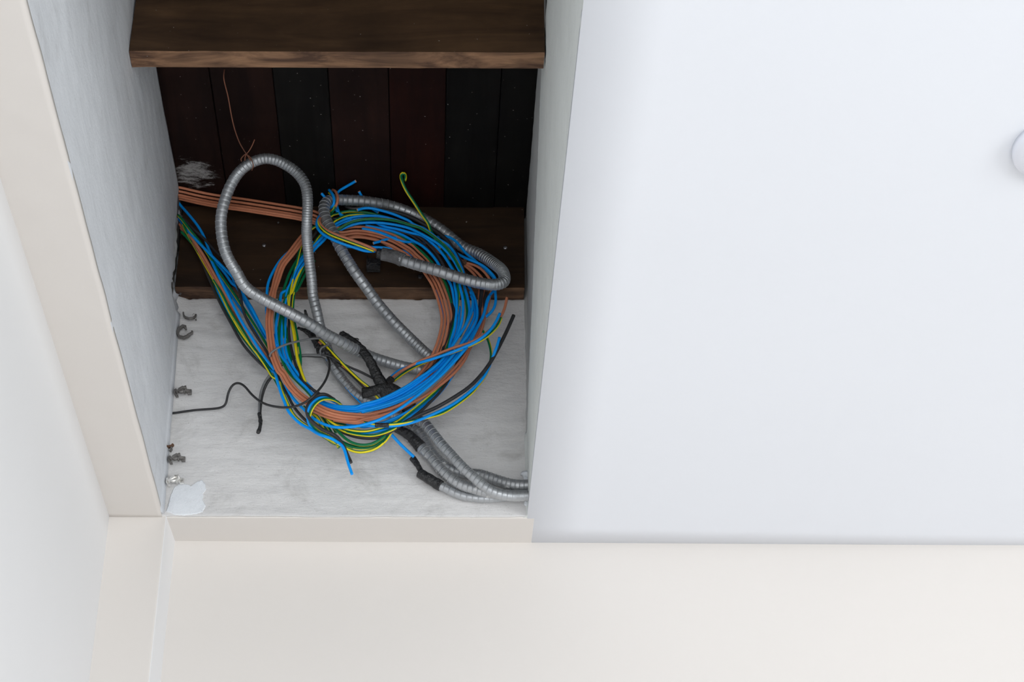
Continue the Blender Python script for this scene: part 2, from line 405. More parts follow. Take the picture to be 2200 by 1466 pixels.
# ------------------------------------------------------------------ cables and conduits
# traced runs: crop origin and scale in photo pixels, then points; @ distance (mm) from the beam face,
# ~ rib pitch (px), ^ radius (mm); every point is placed at its own real distance
CROP = {'s': (0, 0, 1), 'c1': (360, 300, 4.3125), 'c2': (680, 340, 4.311), 'c3': (360, 600, 4.3125), 'c4': (740, 600, 4.3125),
        'c5': (560, 820, 6.109), 'c6': (820, 840, 5.236), 'n1': (860, 480, 8.8), 'n2': (660, 380, 9.1625), 'n3': (900, 600, 9.164),
        'n4': (560, 620, 8.144), 'n5': (640, 660, 6.665), 'n6': (580, 800, 9.164), 'n7': (780, 740, 7.331), 'n8': (380, 400, 3.664)}
SEG = {}
def decode(spec):
    out = []; cr = CROP['s']; d = p = r = None
    for tk in spec.split():
        if tk in CROP: cr = CROP[tk]
        elif tk[0] == '@': d = float(tk[1:])
        elif tk[0] == '~': p = float(tk[1:])
        elif tk[0] == '^': r = float(tk[1:])
        elif tk[0] == '=':
            a = tk[1:].split(':'); off = float(a[1]) if len(a) > 1 else 0; dd = float(a[2]) if len(a) > 2 else 0
            sg = [list(q) for q in decode(SEG[a[0]])]
            for i, q in enumerate(sg):
                A = sg[max(0, i - 1)]; B = sg[min(len(sg) - 1, i + 1)]
                tx, ty = B[0] - A[0], B[1] - A[1]; L = math.hypot(tx, ty) or 1
                out.append((q[0] - ty / L * off, q[1] + tx / L * off, q[2] + dd, q[3], q[4]))
        else:
            x, y = tk.split(','); out.append((cr[0] + float(x) / cr[2], cr[1] + float(y) / cr[2], d, p, r)); d = p = r = None
    out = [list(q) for q in out]
    for c, dflt in ((2, 60.0), (3, 12.0), (4, None)):
        idx = [i for i, q in enumerate(out) if q[c] is not None]
        for i, q in enumerate(out):
            if q[c] is None:
                if not idx: q[c] = dflt; continue
                lo = [k for k in idx if k < i]; hi = [k for k in idx if k > i]
                if not lo: q[c] = out[hi[0]][c]
                elif not hi: q[c] = out[lo[-1]][c]
                else:
                    a, b = lo[-1], hi[0]; t = (i - a) / (b - a); q[c] = out[a][c] * (1 - t) + out[b][c] * t
    return out
def place(q, r):
    u, v, d = q[0], q[1], q[2] / 1000
    lim = 0.003 + r
    for _ in range(400):
        p = on_face(u, v, d)
        if p.z > ZF - lim and d < 0.5: d += 0.002; continue
        if p.z > ZJ - 0.004 - r and d < 0.0330 + r: d += 0.002; continue
        if d < 0.0015 + r: d += 0.001; continue
        break
    return p
def cr_(P0, P1, P2, P3, t):
    return 0.5 * ((2 * P1) + (P2 - P0) * t + (2 * P0 - 5 * P1 + 4 * P2 - P3) * t * t + (3 * P1 - P0 - 3 * P2 + P3) * t ** 3)
def tidy(q):
    out = [q[0]]
    for k in q[1:]:
        if len(out) > 1:
            a, b = out[-2], out[-1]
            ux, uy, vx, vy = b[0] - a[0], b[1] - a[1], k[0] - b[0], k[1] - b[1]
            L1, L2 = math.hypot(ux, uy), math.hypot(vx, vy)
            if L2 < 3.0: continue
            if L2 < 30 and L1 and (ux * vx + uy * vy) / (L1 * L2) < -0.25: continue
        out.append(k)
    return out
def curve(spec, r, step, sm=3, clean=False):
    q = decode(spec)
    if clean: q = tidy(q)
    P = [place(k, r) for k in q]
    ex = [(k[3], (k[4] or r * 1000) / 1000) for k in q]
    dense = []; de = []
    for i in range(len(P) - 1):
        a = P[max(0, i - 1)]; b = P[i]; c = P[i + 1]; d = P[min(len(P) - 1, i + 2)]
        n = max(2, int((c - b).length / 0.0015))
        for k in range(n):
            t = k / n; dense.append(cr_(a, b, c, d, t))
            de.append((ex[i][0] * (1 - t) + ex[i + 1][0] * t, ex[i][1] * (1 - t) + ex[i + 1][1] * t))
    dense.append(P[-1]); de.append(ex[-1])
    for _ in range(sm * 6):
        dense = [dense[0]] + [(dense[i - 1] + dense[i] * 2 + dense[i + 1]) / 4 for i in range(1, len(dense) - 1)] + [dense[-1]]
    res = [dense[0]]; re_ = [de[0]]; need = step(de[0]) if callable(step) else step
    for i in range(1, len(dense)):
        L = (dense[i] - dense[i - 1]).length; at_ = 0.0
        while L - at_ >= need:
            at_ += need; res.append(dense[i - 1].lerp(dense[i], at_ / L)); re_.append(de[i])
            need = step(de[i]) if callable(step) else step
        need -= L - at_
    if (res[-1] - dense[-1]).length > 0.0004: res.append(dense[-1]); re_.append(de[-1])
    return res, re_
def frames(pts):
    out = []; n = Vector((0, -1, 0))
    for i, p in enumerate(pts):
        t = (pts[min(len(pts) - 1, i + 1)] - pts[max(0, i - 1)]).normalized()
        n = (n - t * n.dot(t)); n.normalize()
        ref = Vector((0, -1, -0.35)); ref = ref - t * ref.dot(t)      # drift slowly towards the room side: no twist
        if ref.length > 0.35: n = (n * 0.6 + ref.normalized() * 0.4); n.normalize()
        out.append((t, n, t.cross(n)))
    return out
def tube(name, pts, rad, sides, mats, stripe=None, parent=None, rfun=None):
    fr = frames(pts); vs = []; fs = []; mi = []
    for i, (p, (t, n, b)) in enumerate(zip(pts, fr)):
        for k in range(sides):
            a = 2 * math.pi * k / sides
            r = rfun(i, a) if rfun else rad
            vs.append(p + n * (r * math.cos(a)) + b * (r * math.sin(a)))
    for i in range(len(pts) - 1):
        if stripe: ph = stripe[0] + (stripe[1] - stripe[0]) * i / len(pts)
        for k in range(sides):
            a = i * sides + k; b2 = i * sides + (k + 1) % sides
            fs.append((a, b2, b2 + sides, a + sides))
            if stripe:
                ang = (k + 0.5) * 360 / sides - ph; ang = (ang + 180) % 360 - 180
                mi.append(1 if abs(ang) < stripe[2] else 0)
            else: mi.append(0)
    fs.append(tuple(range(sides))[::-1]); mi.append(len(mats) - 1 if not rfun and (len(mats) > 2 or (len(mats) == 2 and not stripe)) else 0)
    fs.append(tuple((len(pts) - 1) * sides + k for k in range(sides))); mi.append(mi[-1])
    o = link(name, vs, fs, mats, mi, parent=parent, smooth=True)
    for f in (-1, -2): o.data.polygons[f].use_smooth = False
    return o, fr
def wire(col, label, spec, r=2.15, ph=(60, 60), w=30, start=False, end=False, group=None, sm=3):
    R = r / 1000
    pts, _ = curve(spec, R, max(0.0024, R * 1.15), sm, r > 2.0)
    if col == 'gy': mats = [M['green'], M['yellow']]; stripe = (ph[0], ph[1], w * 0.66)
    else: mats = [M[col]]; stripe = None
    if start or end: mats.append(M['cutend'])
    o, fr = tube('electrical_wire', pts, R, 18 if col == 'gy' else 10, mats, stripe)
    tag(o, label, 'wire', group)
    for flag, i, s in ((start, 0, -1), (end, -1, 1)):
        if flag: disc_cyl('copper_core', pts[i] + fr[i][0] * s * -0.001, fr[i][0] * s, R * 0.42, 0.0022, M['copper'], parent=o, seg=8, dome=0.1)
    return o
def conduit(label, spec, r, mat='conduit', sm=2):
    prof = (0.965, 0.985, 0.99, 1.0, 1.05, 0.95); stp = (0.28, 0.27, 0.23, 0.08, 0.05, 0.09); NP = 6; cnt = [0]
    PX = 0.00069
    def nxt(e):
        cnt[0] += 1; return e[0] * PX * stp[(cnt[0] - 1) % NP]
    pts, ex = curve(spec, r / 1000, nxt, sm)
    sides = 22
    def rf(i, a):
        return ex[i][1] * prof[i % NP]
    o, fr = tube('flexible_conduit', pts, r / 1000, sides, [M[mat], M['lip']], rfun=rf)
    fl = o.data.polygons
    for i in range(len(pts) - 1):
        if i % NP in (3, 4, 5):
            for k in range(sides): fl[i * sides + k].use_smooth = False; fl[i * sides + k].material_index = 1 if i % NP == 4 else 0
    return tag(o, label, 'conduit')

# --- the long loose conduit: taped end, hairpins behind the coil, big loop, then off to the right
main = conduit('long grey ribbed conduit forming the big left loop and the bent loop round the coil',
  'c2 @106 ^8.9 ~13 715,910 ~14 800,945 940,990 @108 1100,1035 ~15 1250,1085 ~13 1400,1130 @104 ~8.5 1550,1165 ~6.5 1660,1172 @96 ~5 1738,1140 @84 ~5 1725,1050 ~6.5 @72 1640,975 ~9 @58 1500,885 ~12 @50 1350,820 @50 1150,660 ~14 @50 950,540 ~15 @58 720,450 ~14 @70 550,415 ~13 @78 400,395 @84 250,388 ~10 @90 150,385 ~9 @97 80,420 ~10 @99 70,500 ~11 @99 95,590 n2 ~12 @98 400,900 520,1120 ~13 @98 650,1400 c2 @96 260,900 ~14 @88 360,1060 ~13.5 @76 470,1210 ~13 @66 570,1350 c4 ~12 @56 460,400 ~9 @47 600,540 ~7.5 @41 720,655 ~7 @37 800,725 @35 ~7 865,790 ^8.2 ~7 @33 845,835 ~8 @32 770,845 ~9 @33 640,830 ~11 @36 500,800 @41 ^8.4 ~11 380,765 @48 260,725 s @58 ~11 775,757 n5 @68 800,600 @84 ~12 620,500 @98 ~12 420,400 @110 280,310 ~11 @122 100,200 s @130 ~12 ^8.6 620,671 c1 @146 ~12 760,1400 @160 ~12.5 640,1230 @172 540,1050 ~12 @182 498,850 @190 500,690 ~11.5 @196 545,520 ~11 @202 620,360 ~9 @208 720,250 @212 ~8 850,185 @212 ~8 960,180 @208 ~7.5 1080,225 @202 ~7 1200,310 @196 ~6.5 1275,420 @188 ~5.2 ^7.9 1298,560 @172 ~5 1292,750 @150 ~5 1290,900 @126 ~6 1310,1100 @104 ~8 1335,1300 @88 ~10 1345,1440 n5 @76 ~11 275,80 @64 ~11 320,290 @54 400,480 s @46 ~12 703,750 @38 ~12 725,800 n5 @34 ~10 700,1120 @32 ~9 850,1270 @30 ~9 1000,1340 @30 ~10 1200,1420 s @30 ~11 ^7.6 855,893 @34 ~11.5 895,903 c6 @40 ~11 480,360 ~12 @44 ^7.5 570,470 @46 690,620 @46 800,740 @46 910,860 @45 1040,975 @43 1160,1080 @40 1290,1150 @36 ~10 1450,1185 @32 ~8 1570,1185 @30 1680,1178 1720,1178', 8.6)
conduit('paint-spattered metal conduit with a black taped upper end at the lower right',
  'c6 @22 ~13 ^8.6 150,380 250,440 @22 340,530 ^8.2 450,640 ~13 @22 570,770 660,880 @22 ^7.8 770,980 ~11 @22 900,1060 @22 1050,1110 @20 ~9 1200,1150 @16 1350,1170 @14 ~8 1500,1175 1620,1172 1700,1172', 8.2, 'conduit_paint')
conduit('short bottom metal conduit ending in black tape, lowest of those at the right corner',
  'c6 @15 ~12 ^6.4 600,1050 700,1085 ~13 800,1140 900,1180 @13 1000,1200 ~12 ^6.0 1120,1215 @12 ~9 1230,1215 ~7 ^5.4 1300,1212 @10 1400,1200 1500,1190 1600,1180 1700,1180', 6.4)
conduit('paint-spattered metal conduit entering the right corner uppermost, behind the others',
  'c6 @12 ~12 ^7.4 300,330 440,500 @11 560,690 @11 700,840 @11 820,900 @11 950,935 ~11 @11 1090,940 @12 1200,975 1320,1015 @14 ~9 1430,1050 ^8.6 1540,1065 1620,1065 1700,1060', 7.4, 'conduit_paint')

# --- grouped runs shared by neighbouring strands
SEG['feed'] = 'c1 @46 60,495 @50 108,500 @58 300,545 @66 480,578 @74 700,608 @80 1000,655 @80 1240,695 @76 1390,738'
SEG['btop'] = 'n2 @70 400,960 @68 640,1105 @66 900,1070 1100,1075 @66 1300,1110 1500,1165 1700,1235 1850,1320 2050,1440 n1 @66 150,470 300,600 450,735 '
SEG['bright'] = 'n3 @68 335,40 400,190 460,340 505,500 @70 545,690 552,860 525,1040 485,1200 @68 430,1360 n7 @62 1140,260 @58 1050,400 @56 850,640 @66 600,850 @78 350,985'
SEG['bbot'] = 'n6 @88 1990,880 @95 1700,880 @102 1400,850 @106 1150,790 950,700 @106 750,580 550,430 400,270 @106 300,110 250,0 n4 @106 340,1466 270,1300 215,1150 180,950 155,720 @106 150,550 165,400 @104 200,150 235,0 c1 @102 985,1450 1010,1300 1060,1160 @98 1140,1060 @94 1230,940 1300,860'
def brown(label, f, t, b, l, fd, extra='n2 @84 500,1000'):
    wire('brown', label, '=feed:%g:%g =btop:%g:%g =bright:%g:%g =bbot:%g:%g %s' % (f, fd, t[0], t[1], b[0], b[1], l[0], l[1], ''), ph=None)
G1 = 'brown wires fed from the hole and wound into the coil'
brown('uppermost brown wire of the bundle fed from the left hole into the coil', -13, (-9, 0), (-10, 0), (-5.5, 0), -2)
brown('second brown wire of the bundle fed from the left hole', -5, (-1, 5), (-3, 4), (0, 3), 3)
brown('third brown wire of the bundle fed from the left hole', 2.5, (5, 0), (4, 0), (5.5, 0), -3)
brown('lowest brown wire of the bundle fed from the left hole', 11, (13, 3), (11, 3), (2, -5), 2)
wire('brown', 'short brown wire in the middle of the feed bundle, ending behind the bent conduit', '=feed:7:6 n2 @68 420,1000 @60 640,1190 @58 800,1200 n2 950,1160 @64 1150,1195 1350,1230 1500,1300 1700,1420 n1 @62 160,640')
wire('brown', 'outer brown wire crossing behind the blue wires to the right side of the coil',
  'n1 @54 590,415 720,540 900,620 1050,690 1150,735 @60 1300,760 1450,810 1570,900 @62 1680,1040 n3 @60 1440,120 @58 1400,330 1370,500 @60 1330,650 1290,780 @66 1265,900 1200,1080 1110,1220 @72 1010,1350 n7 1600,250 @80 1440,450 1200,660 @84 1000,805 800,910 @86 600,1010 450,1075 200,1140 @96 0,1180 n6 @98 1990,960 1700,975 1450,962 1250,925 @98 1000,840 800,740')
wire('brown', 'inner brown wire at the right side of the coil, below the bright blue one',
  'n1 @58 1140,690 1230,770 1380,860 1500,980 @60 1560,1050 n3 @56 1290,150 @56 1240,350 1230,500 1250,640 @58 1260,780 @64 1210,950 1130,1130 1050,1260 n7 @74 1640,120 1480,330 1300,520 1100,715 @82 900,855 700,965 @88 400,1110 @96 0,1215 n6 @98 1990,985 1750,1005 @94 1500,985 1250,945')
wire('brown', "brown wire showing as a thin streak between blue wires low on the coil's right",
  'n1 @52 620,440 780,560 900,640 @56 1160,760 1300,870 1440,1020 n3 @54 1200,170 1180,350 @58 1230,560 1255,720 @62 1190,900 @66 1120,1080 n7 @76 1530,90 @80 1450,190 1250,430 1050,605 @84 850,770 600,945 400,1030 200,1085 @90 0,1130 n6 @92 1800,870 @90 1500,865')

# --- blue wires of the coil
SEG['blue_left'] = 'n6 @78 860,450 @82 730,300 570,150 n4 @84 580,1480 480,1330 @84 420,1200 385,1050 375,850 @82 380,650 @82 400,450 @84 450,200 480,0 c1 @84 1150,1330 1200,1200 @86 1270,1100 1340,1005 @84 1440,905 n2 @80 420,1040'
def blue(label, spec, **k): return wire('blue', label, spec, **k)
blue('upper bright blue wire of the coil top, passing left under the bent conduit',
  '=blue_left:-1:0 n2 @76 540,945 700,860 900,795 @74 1150,770 1400,775 1600,810 1900,905 @72 2150,990 n1 @70 350,50 480,110 @68 560,190 700,290 850,370 930,440 @66 1010,530 1080,660 1140,800 @66 1200,950 n3 @66 890,130 940,300 980,480 @70 1000,640 960,800 880,980 780,1120 @74 640,1300 n7 @80 1380,180 1240,320 @84 1000,490 700,695 500,800 300,890 @86 100,950 0,970 n6 @86 1900,680 1700,705 1450,695')
blue('lower bright blue wire of the coil top, brightest band above the brown wires',
  '=blue_left:6:-2 n2 @72 600,1075 750,1000 950,930 @76 1150,905 1400,905 1700,940 @78 2000,1010 2199,1100 n1 @80 200,105 400,200 550,285 750,410 900,560 @80 1020,720 1100,870 1150,970 n3 @80 800,110 850,300 870,450 870,620 @82 850,800 800,1000 720,1180 @80 640,1330 n7 @84 1290,210 1100,370 @88 900,545 700,680 @90 500,790 300,880 100,940 0,955 n6 @90 1990,640 1700,680 1400,675 @88 1200,645 1050,590 @84 940,520')
blue('second blue wire of the coil top, curving down beside the brightest one',
  'n2 @70 550,990 700,905 850,860 @68 1050,830 1300,880 @70 1500,975 1800,1035 2050,1110 n1 @72 100,105 @74 400,225 600,375 @74 750,520 870,680 960,830 1020,930 n3 @74 700,100 735,280 745,450 @76 745,600 725,800 700,980 @76 640,1180 600,1330 n7 @82 1330,215 1150,365 @86 950,545 740,700 540,810 300,905 @88 100,965 0,985 n6 @88 1990,690 1700,725 1400,720 @84 1150,680')
blue('blue wire inside the black ones at the upper right of the coil',
  'n2 @66 1150,960 1450,1020 1700,1080 1900,1160 2100,1270 n1 @68 100,250 200,295 400,415 550,545 680,700 @70 760,840 n3 @70 620,90 665,250 690,400 @68 720,560 @70 790,700 @72 780,850 760,1000 710,1160 @72 650,1320 n7 @82 1400,190 1220,390 @86 1050,540 800,715 600,835 350,935 @88 100,1000 0,1015 n6 @88 1990,720 1700,755 1450,750 1250,720 @84 1100,660')
blue('thin-looking blue wire lying just above the top brown wires',
  'n2 @72 1080,1020 1300,1060 1500,1120 @74 1700,1205 1850,1270 2000,1290 n1 @66 60,350 180,372 @56 350,375 @54 520,370 @54 640,420 n1 @54 780,470 980,520 @60 1090,585 1200,640 @70 1300,685 1500,765 1650,870 1760,990 @70 1810,1060 n3 @64 1500,200 @62 1515,400 1490,550 1420,660 @62 1310,750', end=False)
blue('blue wire at the outer right edge of the coil, crossing behind the ribbed bend',
  'n1 @56 700,250 820,240 950,270 1060,350 1150,450 1230,560 @58 1350,655 @60 1500,780 n1 1700,960 @60 1790,1070 n3 @60 1500,210 @60 1400,300 1330,450 1290,650 @64 1200,850 1100,1000 @70 980,1180 880,1300 n7 @82 1480,170 1330,345 @86 1120,560 870,745 @88 610,885 300,1000 @90 0,1060 n6 @90 1990,790 1800,800')
blue('blue wire curving down right of centre from the timber edge, front of the right side',
  'n3 @66 1030,330 @72 1065,400 1060,520 1040,640 @84 990,760 900,950 @88 800,1100 @88 650,1325 n7 @90 1230,260 @90 1080,400 900,520 700,655 @92 500,765 300,860 @92 100,925 0,940 n6 @90 1700,700 1400,700 1250,680 @84 1080,610 960,540')
blue('thick-looking blue wire bowing out at the right side of the coil',
  'n1 @60 1160,960 n3 @62 1000,170 1065,290 1120,450 @74 1150,620 1135,800 @84 1060,960 @86 930,1150 @86 790,1320 n7 @90 1430,150 1300,310 @90 1090,535 850,725 @92 600,865 320,965 @92 100,1025 0,1040 n6 @90 1700,780 1450,775 1250,745 @84 1100,690 980,620')
blue('blue wire seen between pale gaps in the middle of the right side of the coil',
  'n3 @66 800,540 @66 795,700 780,900 @68 750,1060 700,1200 @70 640,1330 n7 @78 1250,260 @80 1050,430 @82 830,620')
blue('blue wire behind the bowing ones on the right side of the coil',
  'n3 @64 1010,240 @62 1080,420 1090,600 1110,700 @64 1060,820 970,1000 @70 900,1130 @76 830,1260 n7 @80 1500,90 1350,270 @82 1150,490 @84 900,700')
blue('blue wire nearly hidden beside the brown wires at the right side of the coil',
  'n3 @56 330,220 350,300 @56 400,410 450,520 @56 490,640 530,900')
SEG['bb'] = 'n7 @112 1640,40 1600,90 1450,260 1250,470 @112 1000,690 800,850 @114 600,1000 400,1120 @112 200,1210 0,1270 n6 @110 1900,1020'
blue('brightest blue wire crossing diagonally over the brown wires at lower right and along the bottom',
  'n3 @70 1390,330 @76 1325,520 1280,700 @84 1190,880 1110,1040 @98 1030,1200 950,1340 =bb n6 @110 1700,1065 1400,1090 1200,1070 @106 1000,1000 850,910 @100 780,850 @98 690,750 600,670 500,570 400,440 @96 300,250')
blue('bright blue wire on the inner side of the brown ones, passing into the knot',
  'n2 @78 360,1180 c1 @80 1270,1060 1180,1220 1110,1400 n4 @84 365,60 340,250 @88 300,450 270,650 @88 275,850 300,1000 @88 350,1180 @90 420,1260 520,1400 n6 @94 430,0 500,100 @96 600,200 700,290 790,390 @94 850,470 @88 950,570 @88 1100,640 1300,700 1500,730 @88 1800,730 1990,705')
blue('blue wire glimpsed left of the two brown ones on the coil\'s left side',
  'n2 @76 200,1330 c1 @84 1240,930 1160,1010 @92 1060,1100 980,1220 930,1340 @96 920,1450 n4 @98 120,60 @94 105,200 100,400 @88 130,600 @90 160,720 200,820 @90 240,900 290,1010')
blue('blue wire low on the coil under the brightest one, inner',
  'n7 @68 1430,410 @70 1360,500 @74 1250,660 1100,830 @78 900,985 @80 700,1115 500,1195 @84 300,1240 100,1290 0,1310 n6 @86 1900,1045 @84 1700,1040 1500,1010')
blue('blue wire low on the coil under the brightest one, outer',
  'n7 @68 1440,420 @70 1390,520 @76 1280,680 1130,850 @80 950,1000 800,1095 @80 640,1195 500,1290 @84 350,1350 100,1390 0,1400 n6 @84 1900,1200 1700,1190 @80 1500,1140 1350,1080')
blue('blue wire filling the band between brown and yellow-green wires at lower right',
  'n7 @62 1480,380 @68 1330,540 @78 1180,720 @82 1000,850 820,990 @84 620,1110 450,1185 @84 350,1230 200,1270 @86 0,1290')

# blue ends poking out round the top
blue('short blue cut end sticking up left of the bent conduit top', 'n2 @100 280,325 @96 345,400 @84 430,500 @76 540,620 @72 620,720 @72 760,800 900,880', start=True)
blue('blue cut end pointing up right behind the conduit at the coil top', 'n2 @100 955,85 @96 800,175 660,255 @84 590,315 @74 565,440 @72 590,600 @70 640,740 @70 760,850 @70 900,900', start=True)
blue('tiny blue cut end above the middle of the bent conduit', 'n2 @84 1020,290 @76 1075,390 @66 1150,500 @66 1260,620 @66 1400,700', start=True)
blue('blue wire whose pale cut end lies on top of the coil below the bent conduit', 'n2 @86 985,655 @84 1060,628 1180,612 @82 1300,625 1500,675 @80 1700,735 1900,820 2050,885 n1 @76 200,0 350,60 520,145 @72 650,245 800,345 @68 900,400 @62 1000,520 @60 1080,650', start=True)
blue('blue cut end inside the coil just above the taped conduit tip', 'n2 @72 1300,1308 @70 1400,1283 1520,1245 @66 1700,1200 @64 1850,1190', start=True)
blue('blue wire running level behind the taped conduit tip', 'n2 @62 740,1375 @62 1000,1385 1300,1385 1500,1395 1700,1425 @62 1900,1466 n1 @60 150,560 @58 300,640 @56 450,760')

# black cables in the coil
def black(label, spec, r=2.15, col='black', **k): return wire(col, label, spec, r=r, **k)
black('thick black cable along the upper outer edge of the coil, behind the blue wires', 'n2 @66 740,560 @66 900,640 1100,600 @66 1400,640 1700,690 1950,760 @66 2150,850 n1 @64 500,50 700,170 880,320 @64 980,470 1090,640 1170,790 @62 1200,960 n3 @60 1220,150 @58 1215,380 1200,600 @60 1170,800 1130,930 @64 1050,1080', r=3.2)
black('black wire between the blue wires at the upper right of the coil', 'n2 @62 480,820 600,830 750,770 950,680 @62 1050,700 @60 1300,960 1600,1000 @64 1900,1080 n1 @68 50,110 300,230 450,330 600,470 720,620 @70 800,760 @68 870,900 n3 @66 680,130 690,300 @66 700,450 690,600 @70 680,750 620,950 560,1150 @72 480,1340 n7 @78 1240,150 1150,300 @78 1050,410 950,500 @76 800,620')
black('black wire crossing the ring of blue wires behind the ribbed conduit', 'n2 @64 900,970 1200,980 1500,1000 1750,1060 n1 @66 0,160 200,220 400,370 @66 560,520 680,660 @66 760,800 860,950 n3 @64 560,100 600,250 640,420 @66 640,560 655,700 @66 640,850 580,1000 520,1180 @66 440,1380 n7 @60 1200,150 @58 1100,320 980,450 @58 860,580')
black('black wire deep on the right side of the coil beside the outer brown one', 'n3 @54 1330,260 @54 1280,450 1240,600 @56 1200,780 1180,900 @58 1100,1100 @60 1000,1300 n7 @66 1500,260 1400,460 @70 1240,690 1100,860 @80 950,1010 @84 820,1130 @84 700,1210 @84 560,1270')
black('black wire down the inner left side of the coil among the striped ones', 'n2 @72 500,800 @76 300,900 c1 @82 1370,870 1280,980 @80 1200,1150 1160,1330 n4 @80 550,0 525,180 @78 505,380 500,550 490,750 @78 515,950 560,1150 @80 615,1350 670,1466 n6 @82 600,110 660,190 @84 760,280 880,370 @82 1000,440')
black('black wire on the outer lower left of the coil beside the yellow one', 'n8 @64 45,250 130,340 @70 220,420 300,510 @80 380,590 @88 460,740 @88 500,860 520,970 @84 570,1090 @80 700,1290 n4 @80 60,1000 130,1150 @84 200,1290 n6 @86 180,130 @86 280,330 350,450 440,640 560,800 @88 650,900 740,990 @84 860,1080')
black('black wire behind the striped ones at the lower left', 'n8 @60 60,380 140,480 @64 200,600 @66 250,720 330,900 @68 420,1070 520,1245 @72 640,1380 740,1466 n6 @72 60,20 @72 160,200 @74 280,420')

# --- green and yellow wires
def gy(label, spec, **k): return wire('gy', label, spec, **k)
gy('green and yellow wire topmost in the coil, yellow side up', 'n4 @82 720,1466 650,1230 @82 620,1050 595,800 @82 545,560 @84 490,280 525,0 c1 @84 1150,1330 1200,1130 @86 1245,960 @88 1330,830 @88 1400,790 n2 @84 470,770 @72 600,722 800,680 @70 1000,683 1200,712 1350,742 @66 1550,800 @64 1800,880', ph=(20, 90), w=62)
gy('green wire with a yellow edge second from the top of the coil', 'n4 @80 690,1400 700,1250 @80 670,1020 630,800 @80 590,580 @80 560,350 600,0 c1 @80 1195,1350 1215,1250 @82 1280,1100 1350,980 @80 1410,890 n2 @76 520,890 650,812 800,755 @74 1000,735 1200,745 @68 1400,800', ph=(-60, 60), w=40)
gy('green wire with a yellow upper edge sweeping over the bright blue ones to the right', 'n2 @76 440,1150 590,1050 @80 700,985 850,900 @82 1050,848 1300,832 1600,845 1850,895 @84 2100,975 n1 @84 150,5 350,75 550,195 700,305 @84 850,435 970,585 1060,725 @82 1130,865 1170,960 n3 @76 760,110 785,250 @72 775,400 755,600 @72 705,850 645,1050 @74 560,1345 n7 @76 1320,50 @74 1220,220 1100,380 @72 950,520', ph=(-60, -60), w=42)
gy('green and yellow wire between the blue and the brown wires at the coil top', 'n2 @64 1500,1080 1700,1110 1900,1215 2050,1315 n1 @66 20,245 200,365 400,535 @68 530,665 640,795 n3 @68 510,50 560,200 605,360 @66 640,480 @60 670,700 @58 640,900', ph=(90, 90), w=55)
gy('dark green wire seen through the gaps on the right side of the coil', 'n1 @62 520,60 600,180 @60 760,420 @62 900,700 n3 @62 880,120 890,300 @64 935,460 950,650 @66 935,830 880,980 @66 800,1130', ph=(80, 80), w=30)
gy('green and yellow wire with a hooked tip standing above the coil at right', 'c2 @104 820,205 @112 828,165 @118 815,135 @120 795,128 @118 780,155 @112 790,210 @104 830,300 @92 900,405 @80 980,530 @72 1035,605 @68 1060,680 @66 1110,760 @64 1150,830', r=2.4, ph=(60, 40), w=45, start=True)
gy('green wire with yellow left edge on the outside of the striped left side', 'n2 @70 300,1200 c1 @80 1310,1010 1220,1090 @82 1130,1240 1060,1440 n4 @82 400,0 340,150 @82 300,300 n4 @80 270,460 265,600 @78 300,800', ph=(110, 110), w=40)
gy('green wire with a long yellow edge on the inner side of the brown ones', 'c1 @82 1330,1060 1200,1200 @84 1120,1420 n4 @84 420,0 395,280 @84 350,500 325,700 @86 315,900 330,1100 @88 385,1280 485,1466 n6 @88 360,0 500,150 620,270 @88 740,390 820,480 @84 900,600 @74 1050,800 @70 1200,1000 @68 1300,1200', ph=(100, 80), w=38)
gy('dark green striped wire third from the inner left edge', 'c1 @80 1350,1100 1240,1240 @82 1160,1420 n4 @82 445,0 425,280 @82 385,550 405,800 @80 450,1000 485,1150 @80 515,1350 530,1466 n6 @80 520,60 600,170 @76 700,330 @74 780,430', ph=(90, 60), w=40)
gy('dark green striped wire beside the inner black one', 'c1 @76 1360,1120 1270,1260 @78 1180,1420 n4 @78 480,0 460,200 @78 440,380 @78 415,520 450,750 @76 490,950 520,1150 @76 545,1400 n6 @76 560,50 640,200', ph=(80, 80), w=40)
gy('mostly yellow wire nearest the middle of the coil on its left side', 'n2 @78 330,1120 c1 @82 1290,1110 1205,1270 1150,1430 n4 @84 480,120 @84 505,380 535,560 @84 580,800 610,1020 @84 640,1230 @84 715,1466 n6 @84 640,0 680,150 @82 700,210', ph=(0, 0), w=80)
gy('green wire edged yellow just left of the gap inside the coil', 'n4 @80 560,350 585,560 @80 625,800 665,1000 @80 690,1130 @80 690,1280 670,1400 @78 640,1500', ph=(130, 130), w=50)
gy('green and yellow wire hugging the lower left outside of the coil', 'n8 @64 50,300 70,350 @66 160,510 240,650 @70 330,810 420,1000 @74 520,1170 640,1330 @78 720,1450 n6 @82 60,110 @84 190,150 @92 230,330 @94 300,500 380,680 @94 470,850 600,970 @94 700,1040 800,1095 @88 950,1200 @84 1150,1330 @82 1400,1450', ph=(75, 5), w=55)
gy('outer striped wire of the left bundle crossing the plaster', 'n8 @60 35,360 75,400 @62 160,505 240,665 @62 330,880 430,1060 @64 540,1220 660,1370 @66 730,1466 n6 @70 90,130 @70 200,330', ph=(100, 100), w=30)
gy('striped wire in the middle of the left bundle', 'n8 @66 10,230 40,262 @72 100,340 180,440 @78 260,560 340,690 @78 430,820 @76 520,955 620,1110 @74 720,1275 n4 @72 160,1110 @70 250,1260 @68 360,1400', ph=(70, 70), w=35)
gy('striped wire beside the brown ones in the left bundle', 'n8 @74 290,740 350,840 @76 430,1000 520,1140 @76 600,1270 680,1370 @76 745,1450 n6 @74 100,80 @72 200,280', ph=(60, 60), w=45)
